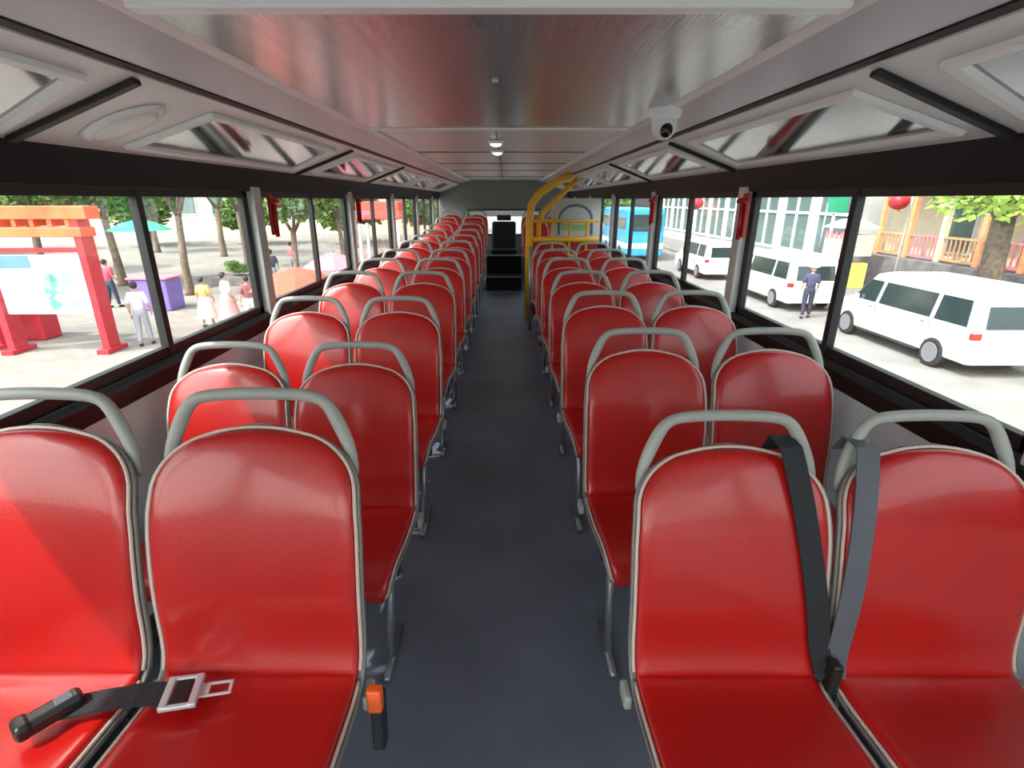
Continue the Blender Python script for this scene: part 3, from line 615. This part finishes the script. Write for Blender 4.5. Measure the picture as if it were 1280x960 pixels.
# low planters in the plaza
for i, (x, y) in enumerate([(-12.2, 24.5), (-17.2, 19.6)]):
    e = tag(empty('planter', (x, y, GZ)), ['low stone planter under the far plaza trees', 'low stone planter beside the purple stall'][i], 'planter')
    MB().box((0, 0, .2), (2.6, 1.2, .4)).build('box', M['dwall'], e, bevel=.04); o = bpy.data.objects.new('shrub', CM['c']); COL.objects.link(o); o.parent = e; o.scale = (.5, .28, .3); o.location = (0, 0, .3); o['kind'] = 'stuff'

# ---- red frames with map board (left)
def frame_gate(x, y, W, rz, label, board=True):
    e = tag(empty('display_frame', (x, y, GZ), rz), label, 'display frame')
    for sx in (-W / 2, W / 2): 
        for dy in (0,): MB().box((sx, dy, 1.72), (.18, .42, 3.44)).build('post', M['gatered'], e, bevel=.01)
        MB().box((sx, 0, .06), (.30, .75, .12)).build('foot', M['gatered'], e, bevel=.01)
    for z, hgt, ex in ((3.42, .30, .35), (2.98, .22, .15)): MB().box((0, 0, z), (W + ex * 2, .5, hgt)).build('beam', M['gateor'], e, bevel=.02)
    for k in range(6): MB().box((-W / 2 + .15 + k * (W - .3) / 5, 0, 3.22), (.10, .42, .22)).build('bracket', M['gateor'], e)
    MB().box((0, 0, 2.55), (W - .1, .10, .10)).build('crossbar', M['gatered'], e)
    if board:
        b = MB().box((0, -.05, 1.72), (W - .16, .08, 1.45)).build('map_board', M['paper'], e, bevel=.01)
        rnd = random.Random(4)
        for k in range(9):
            cx, cz = rnd.uniform(-.05, .55) * W / 2, rnd.uniform(-.55, .5); pts = [(cx + rnd.uniform(.10, .26) * math.cos(a) , -.097, 1.72 + cz + rnd.uniform(.08, .24) * math.sin(a)) for a in [q * 6.283 / 9 for q in range(9)]]
            n = len(pts); MB().add(pts + [(p[0], -.085, p[2]) for p in pts], [tuple(range(n))] + [(i, (i + 1) % n, (i + 1) % n + n, i + n) for i in range(n)]).build('map_patch', M['mapgreen'], b)
        MB().box((-W / 2 + .55, -.095, 2.28), (.85, .02, .30)).build('map_title_block', M['mapblue'], b)
    else:
        MB().box((0, -.05, 1.45), (W - .16, .08, 1.9)).build('panel', M['purple'], e, bevel=.01)
frame_gate(-11.35, 13.0, 2.35, R(2), 'red frame with orange beams around a pale map board')
frame_gate(-14.3, 13.3, 2.0, R(6), 'red frame with violet panel at the left edge', False)
e = tag(empty('festival_sculpture', (-13.6, 14.4, GZ)), 'low red festival box display standing behind the map board', 'display')
MB().box((0, 0, .45), (1.6, .6, .9)).build('box', M['gatered'], e, bevel=.04); MB().box((0, 0, .93), (1.7, .7, .08)).build('lid', M['gateor'], e, bevel=.02)

# ---- parasols
def parasol(x, y, label, m, r=1.1, h=2.2):
    e = tag(empty('parasol', (x, y, GZ)), label, 'parasol', 'parasols on the plaza'); n = 10
    V = [(0, 0, h + .45)] + [(r * .5 * math.cos(6.283 * k / n), r * .5 * math.sin(6.283 * k / n), h + .30) for k in range(n)] + [(r * math.cos(6.283 * k / n), r * math.sin(6.283 * k / n), h) for k in range(n)]
    F = [(0, 1 + k, 1 + (k + 1) % n) for k in range(n)] + [(1 + k, 1 + n + k, 1 + n + (k + 1) % n, 1 + (k + 1) % n) for k in range(n)]
    o = MB().add(V, F).build('canopy', m, e); q = o.modifiers.new('s', 'SOLIDIFY'); q.thickness = .02
    MB().tube([(0, 0, 0), (0, 0, h + .5)], .03).lathe([(.28, 0), (.28, .05), (.05, .09)], n=16).build('pole', M['steel'], e)
parasol(-4.5, 11.4, 'red parasol on the plaza seen through the second left window', cloth((.85, .10, .06)), 1.0, 1.9)
parasol(-5.4, 16.8, 'pink parasol behind the red one on the plaza', M['pink'], 1.0, 1.7)
parasol(-15.5, 23.0, 'teal green parasol under the plaza trees', cloth((.05, .42, .26)), 1.2, 2.5)
e = tag(empty('stall', (-12.4, 18.6, GZ)), 'violet covered stall on the plaza', 'stall')
MB().box((0, 0, .55), (1.3, .9, 1.1)).build('cover', M['purple'], e, bevel=.05); MB().box((0, 0, 1.13), (1.4, 1.0, .06)).build('top', M['pink'], e, bevel=.01)
# little shop / red banner seen through the third window
e = tag(empty('banner_stall', (-4.4, 19.5, GZ)), 'red topped stall seen through the third left window', 'stall')
MB().box((0, 0, 3.35), (1.5, 1.2, .6)).build('roof', cloth((.85, .10, .08)), e, bevel=.05)
for sx in (-.68, .68):
    for sy in (-.55, .55): MB().box((sx, sy, 1.45), (.1, .1, 2.9)).build('post', M['whitew'], e)
MB().box((0, 0, .5), (1.9, 1.1, 1.0)).build('counter', M['pink'], e, bevel=.02)

# ---- people
def skin_body(name, pts, edges, rad, m, parent, subs=2):
    me = bpy.data.meshes.new(name); me.from_pydata(pts, edges, []); me.materials.append(m)
    o = bpy.data.objects.new(name, me); COL.objects.link(o); o.parent = parent
    sk = o.modifiers.new('skin', 'SKIN'); sk.use_smooth_shade = True
    if not me.skin_vertices: bpy.context.view_layer.objects.active = o
    lay = me.skin_vertices[0].data if me.skin_vertices else None
    if lay is None:
        return o
    for i, r in enumerate(rad): lay[i].radius = (r if isinstance(r, tuple) else (r, r))
    lay[0].use_root = True
    q = o.modifiers.new('s', 'SUBSURF'); q.levels = subs; q.render_levels = subs
    return o
def person(x, y, rz, label, top, bottom, h=1.7, hat=None, arm=0.15, stride=.12, hairm=None, skirt=False, z=None):
    e = tag(empty('person', (x, y, GZ if z is None else z), rz), label, 'person'); k = h / 1.7; e.scale = (k, k, k)
    J = dict(pel=(0, 0, .93), wa=(0, 0, 1.08), ch=(0, 0, 1.28), nk=(0, 0, 1.44), n2=(0, -.01, 1.50),
             sl=(-.165, 0, 1.39), el=(-.225, .02, 1.12), wl=(-.235, -arm, .88 + arm * .6), sr=(.165, 0, 1.39), er=(.225, .02, 1.12), wr=(.235, -.06, .87),
             hl=(-.09, 0, .88), kl=(-.10, -stride * .6, .48), al=(-.11, -stride * .9, .09), tl=(-.12, -stride * .9 - .15, .035), hr=(.09, 0, .88), kr=(.10, stride * .1, .49), ar=(.11, stride, .10), tr=(.12, stride - .14, .035))
    K = list(J); ix = {n: i for i, n in enumerate(K)}
    rad = dict(pel=(.145, .11), wa=(.125, .095), ch=(.155, .105), nk=.06, n2=.052, sl=.06, el=.042, wl=.028, sr=.06, er=.042, wr=.028, hl=.09, kl=.058, al=.038, tl=.03, hr=.09, kr=.058, ar=.038, tr=.03)
    E = [('pel', 'wa'), ('wa', 'ch'), ('ch', 'nk'), ('nk', 'n2'), ('ch', 'sl'), ('sl', 'el'), ('el', 'wl'), ('ch', 'sr'), ('sr', 'er'), ('er', 'wr'), ('pel', 'hl'), ('hl', 'kl'), ('kl', 'al'), ('al', 'tl'), ('pel', 'hr'), ('hr', 'kr'), ('kr', 'ar'), ('ar', 'tr')]
    def sub(keys, grow): 
        ks = [q for q in K if q in keys]; id_ = {n: i for i, n in enumerate(ks)}
        r_ = [tuple(v + grow for v in rad[q]) if isinstance(rad[q], tuple) else rad[q] + grow for q in ks]
        return [J[q] for q in ks], [(id_[a], id_[b]) for a, b in E if a in id_ and b in id_], r_
    p, ed, r_ = sub(set(K), 0); body = skin_body('body', p, ed, r_, M['skin'], e)
    p, ed, r_ = sub({'pel', 'wa', 'ch', 'nk', 'sl', 'el', 'sr', 'er'}, .028); skin_body('shirt', p, ed, r_, top, e, 1)
    if skirt: MB().lathe([(.16, 1.05), (.22, .85), (.34, .35), (.35, .33)], n=18).build('skirt', bottom, e, smooth=True)
    else: p, ed, r_ = sub({'pel', 'wa', 'hl', 'kl', 'al', 'hr', 'kr', 'ar'}, .018); skin_body('trousers', p, ed, r_, bottom, e, 1)
    hd = MB().ball((0, -.012, 1.605), (.078, .095, .115), 16, 12).ball((0, -.105, 1.595), (.014, .022, .022), 8, 6).ball((0, -.09, 1.545), (.028, .012, .008), 8, 4).ball((-.08, 0, 1.60), (.012, .022, .030), 8, 6).ball((.08, 0, 1.60), (.012, .022, .030), 8, 6)
    head = hd.build('head', M['skin'], e, smooth=True)
    MB().ball((-.03, -.098, 1.622), (.012, .008, .007), 8, 5).ball((.03, -.098, 1.622), (.012, .008, .007), 8, 5).build('eyes', M['hair'], head)
    if hat: MB().lathe([(.17, 1.655), (.17, 1.665), (.10, 1.68), (.09, 1.75), (.03, 1.765)], n=18).build('hat', hat, e, smooth=True)
    else: MB().ball((0, .018, 1.635), (.088, .10, .105), 16, 10).build('hair', hairm or M['hair'], e, smooth=True)
    for sg, wr in ((-1, J['wl']), (1, J['wr'])):
        hb = MB().ball((wr[0], wr[1] - .005, wr[2] - .055), (.018, .034, .045), 10, 7)
        for q in range(4): hb.tube([(wr[0], wr[1] - .028 + q * .018, wr[2] - .085), (wr[0] - sg * .008, wr[1] - .030 + q * .018, wr[2] - .125 - (.012 if q in (1, 2) else 0)), (wr[0] - sg * .022, wr[1] - .030 + q * .018, wr[2] - .150 - (.014 if q in (1, 2) else 0))], [.009, .008, .006], 6)
        hb.tube([(wr[0], wr[1] - .03, wr[2] - .04), (wr[0] - sg * .01, wr[1] - .062, wr[2] - .075), (wr[0] - sg * .014, wr[1] - .068, wr[2] - .10)], [.010, .009, .007], 6).build('hand', M['skin'], e, smooth=True)
    for ft in ('l', 'r'):
        a, t = Vector(J['a' + ft]), Vector(J['t' + ft]); MB().ball(((a.x + t.x) / 2, (a.y + t.y) / 2 + .01, .042), (.048, .135, .042), 12, 7).build('shoe', M['hair'], e, smooth=True)
    return e
W_ = cloth((.80, .80, .80)); DK = cloth((.05, .06, .10)); GY = cloth((.30, .31, .36)); BL = cloth((.12, .14, .30)); LV = cloth((.62, .62, .80))
person(9.95, 17.0, R(160), 'person in dark slate blue clothes and white hat standing between the vans', cloth((.045, .05, .10)), cloth((.03, .033, .06)), 1.72, hat=W_)
person(-9.65, 13.6, R(200), 'person in pale lilac shirt standing beside the first window divider', LV, GY, 1.68)
person(-8.35, 15.6, R(140), 'person in white top crouched over by an orange sack on the plaza', W_, cloth((.55, .30, .28)), 1.66, skirt=True)
person(-7.75, 15.7, R(220), 'person in dark maroon jacket beside the one in white', cloth((.28, .10, .12)), W_, 1.55)
person(-9.15, 15.8, R(180), 'person in orange coat left of the one in white', cloth((.80, .42, .16)), cloth((.75, .6, .5)), 1.5, skirt=True)
person(-14.2, 18.8, R(170), 'person in red top standing near the violet stall', cloth((.65, .08, .14)), DK, 1.7)
person(-15.7, 18.0, R(200), 'person in black walking behind the red frame post', DK, DK, 1.75, stride=.2)
person(-17.2, 22.0, R(200), 'person in blue jacket under the plaza trees', BL, DK, 1.72)
person(-9.9, 22.5, R(200), 'person in dark clothes by the slim tree on the plaza', DK, GY, 1.72)
person(-10.8, 27.0, R(150), 'person in pink top far back on the plaza', M['pink'], GY, 1.7)
person(-5.3, 13.9, R(170), 'person in maroon under the pink parasol', cloth((.35, .05, .12)), DK, 1.6)
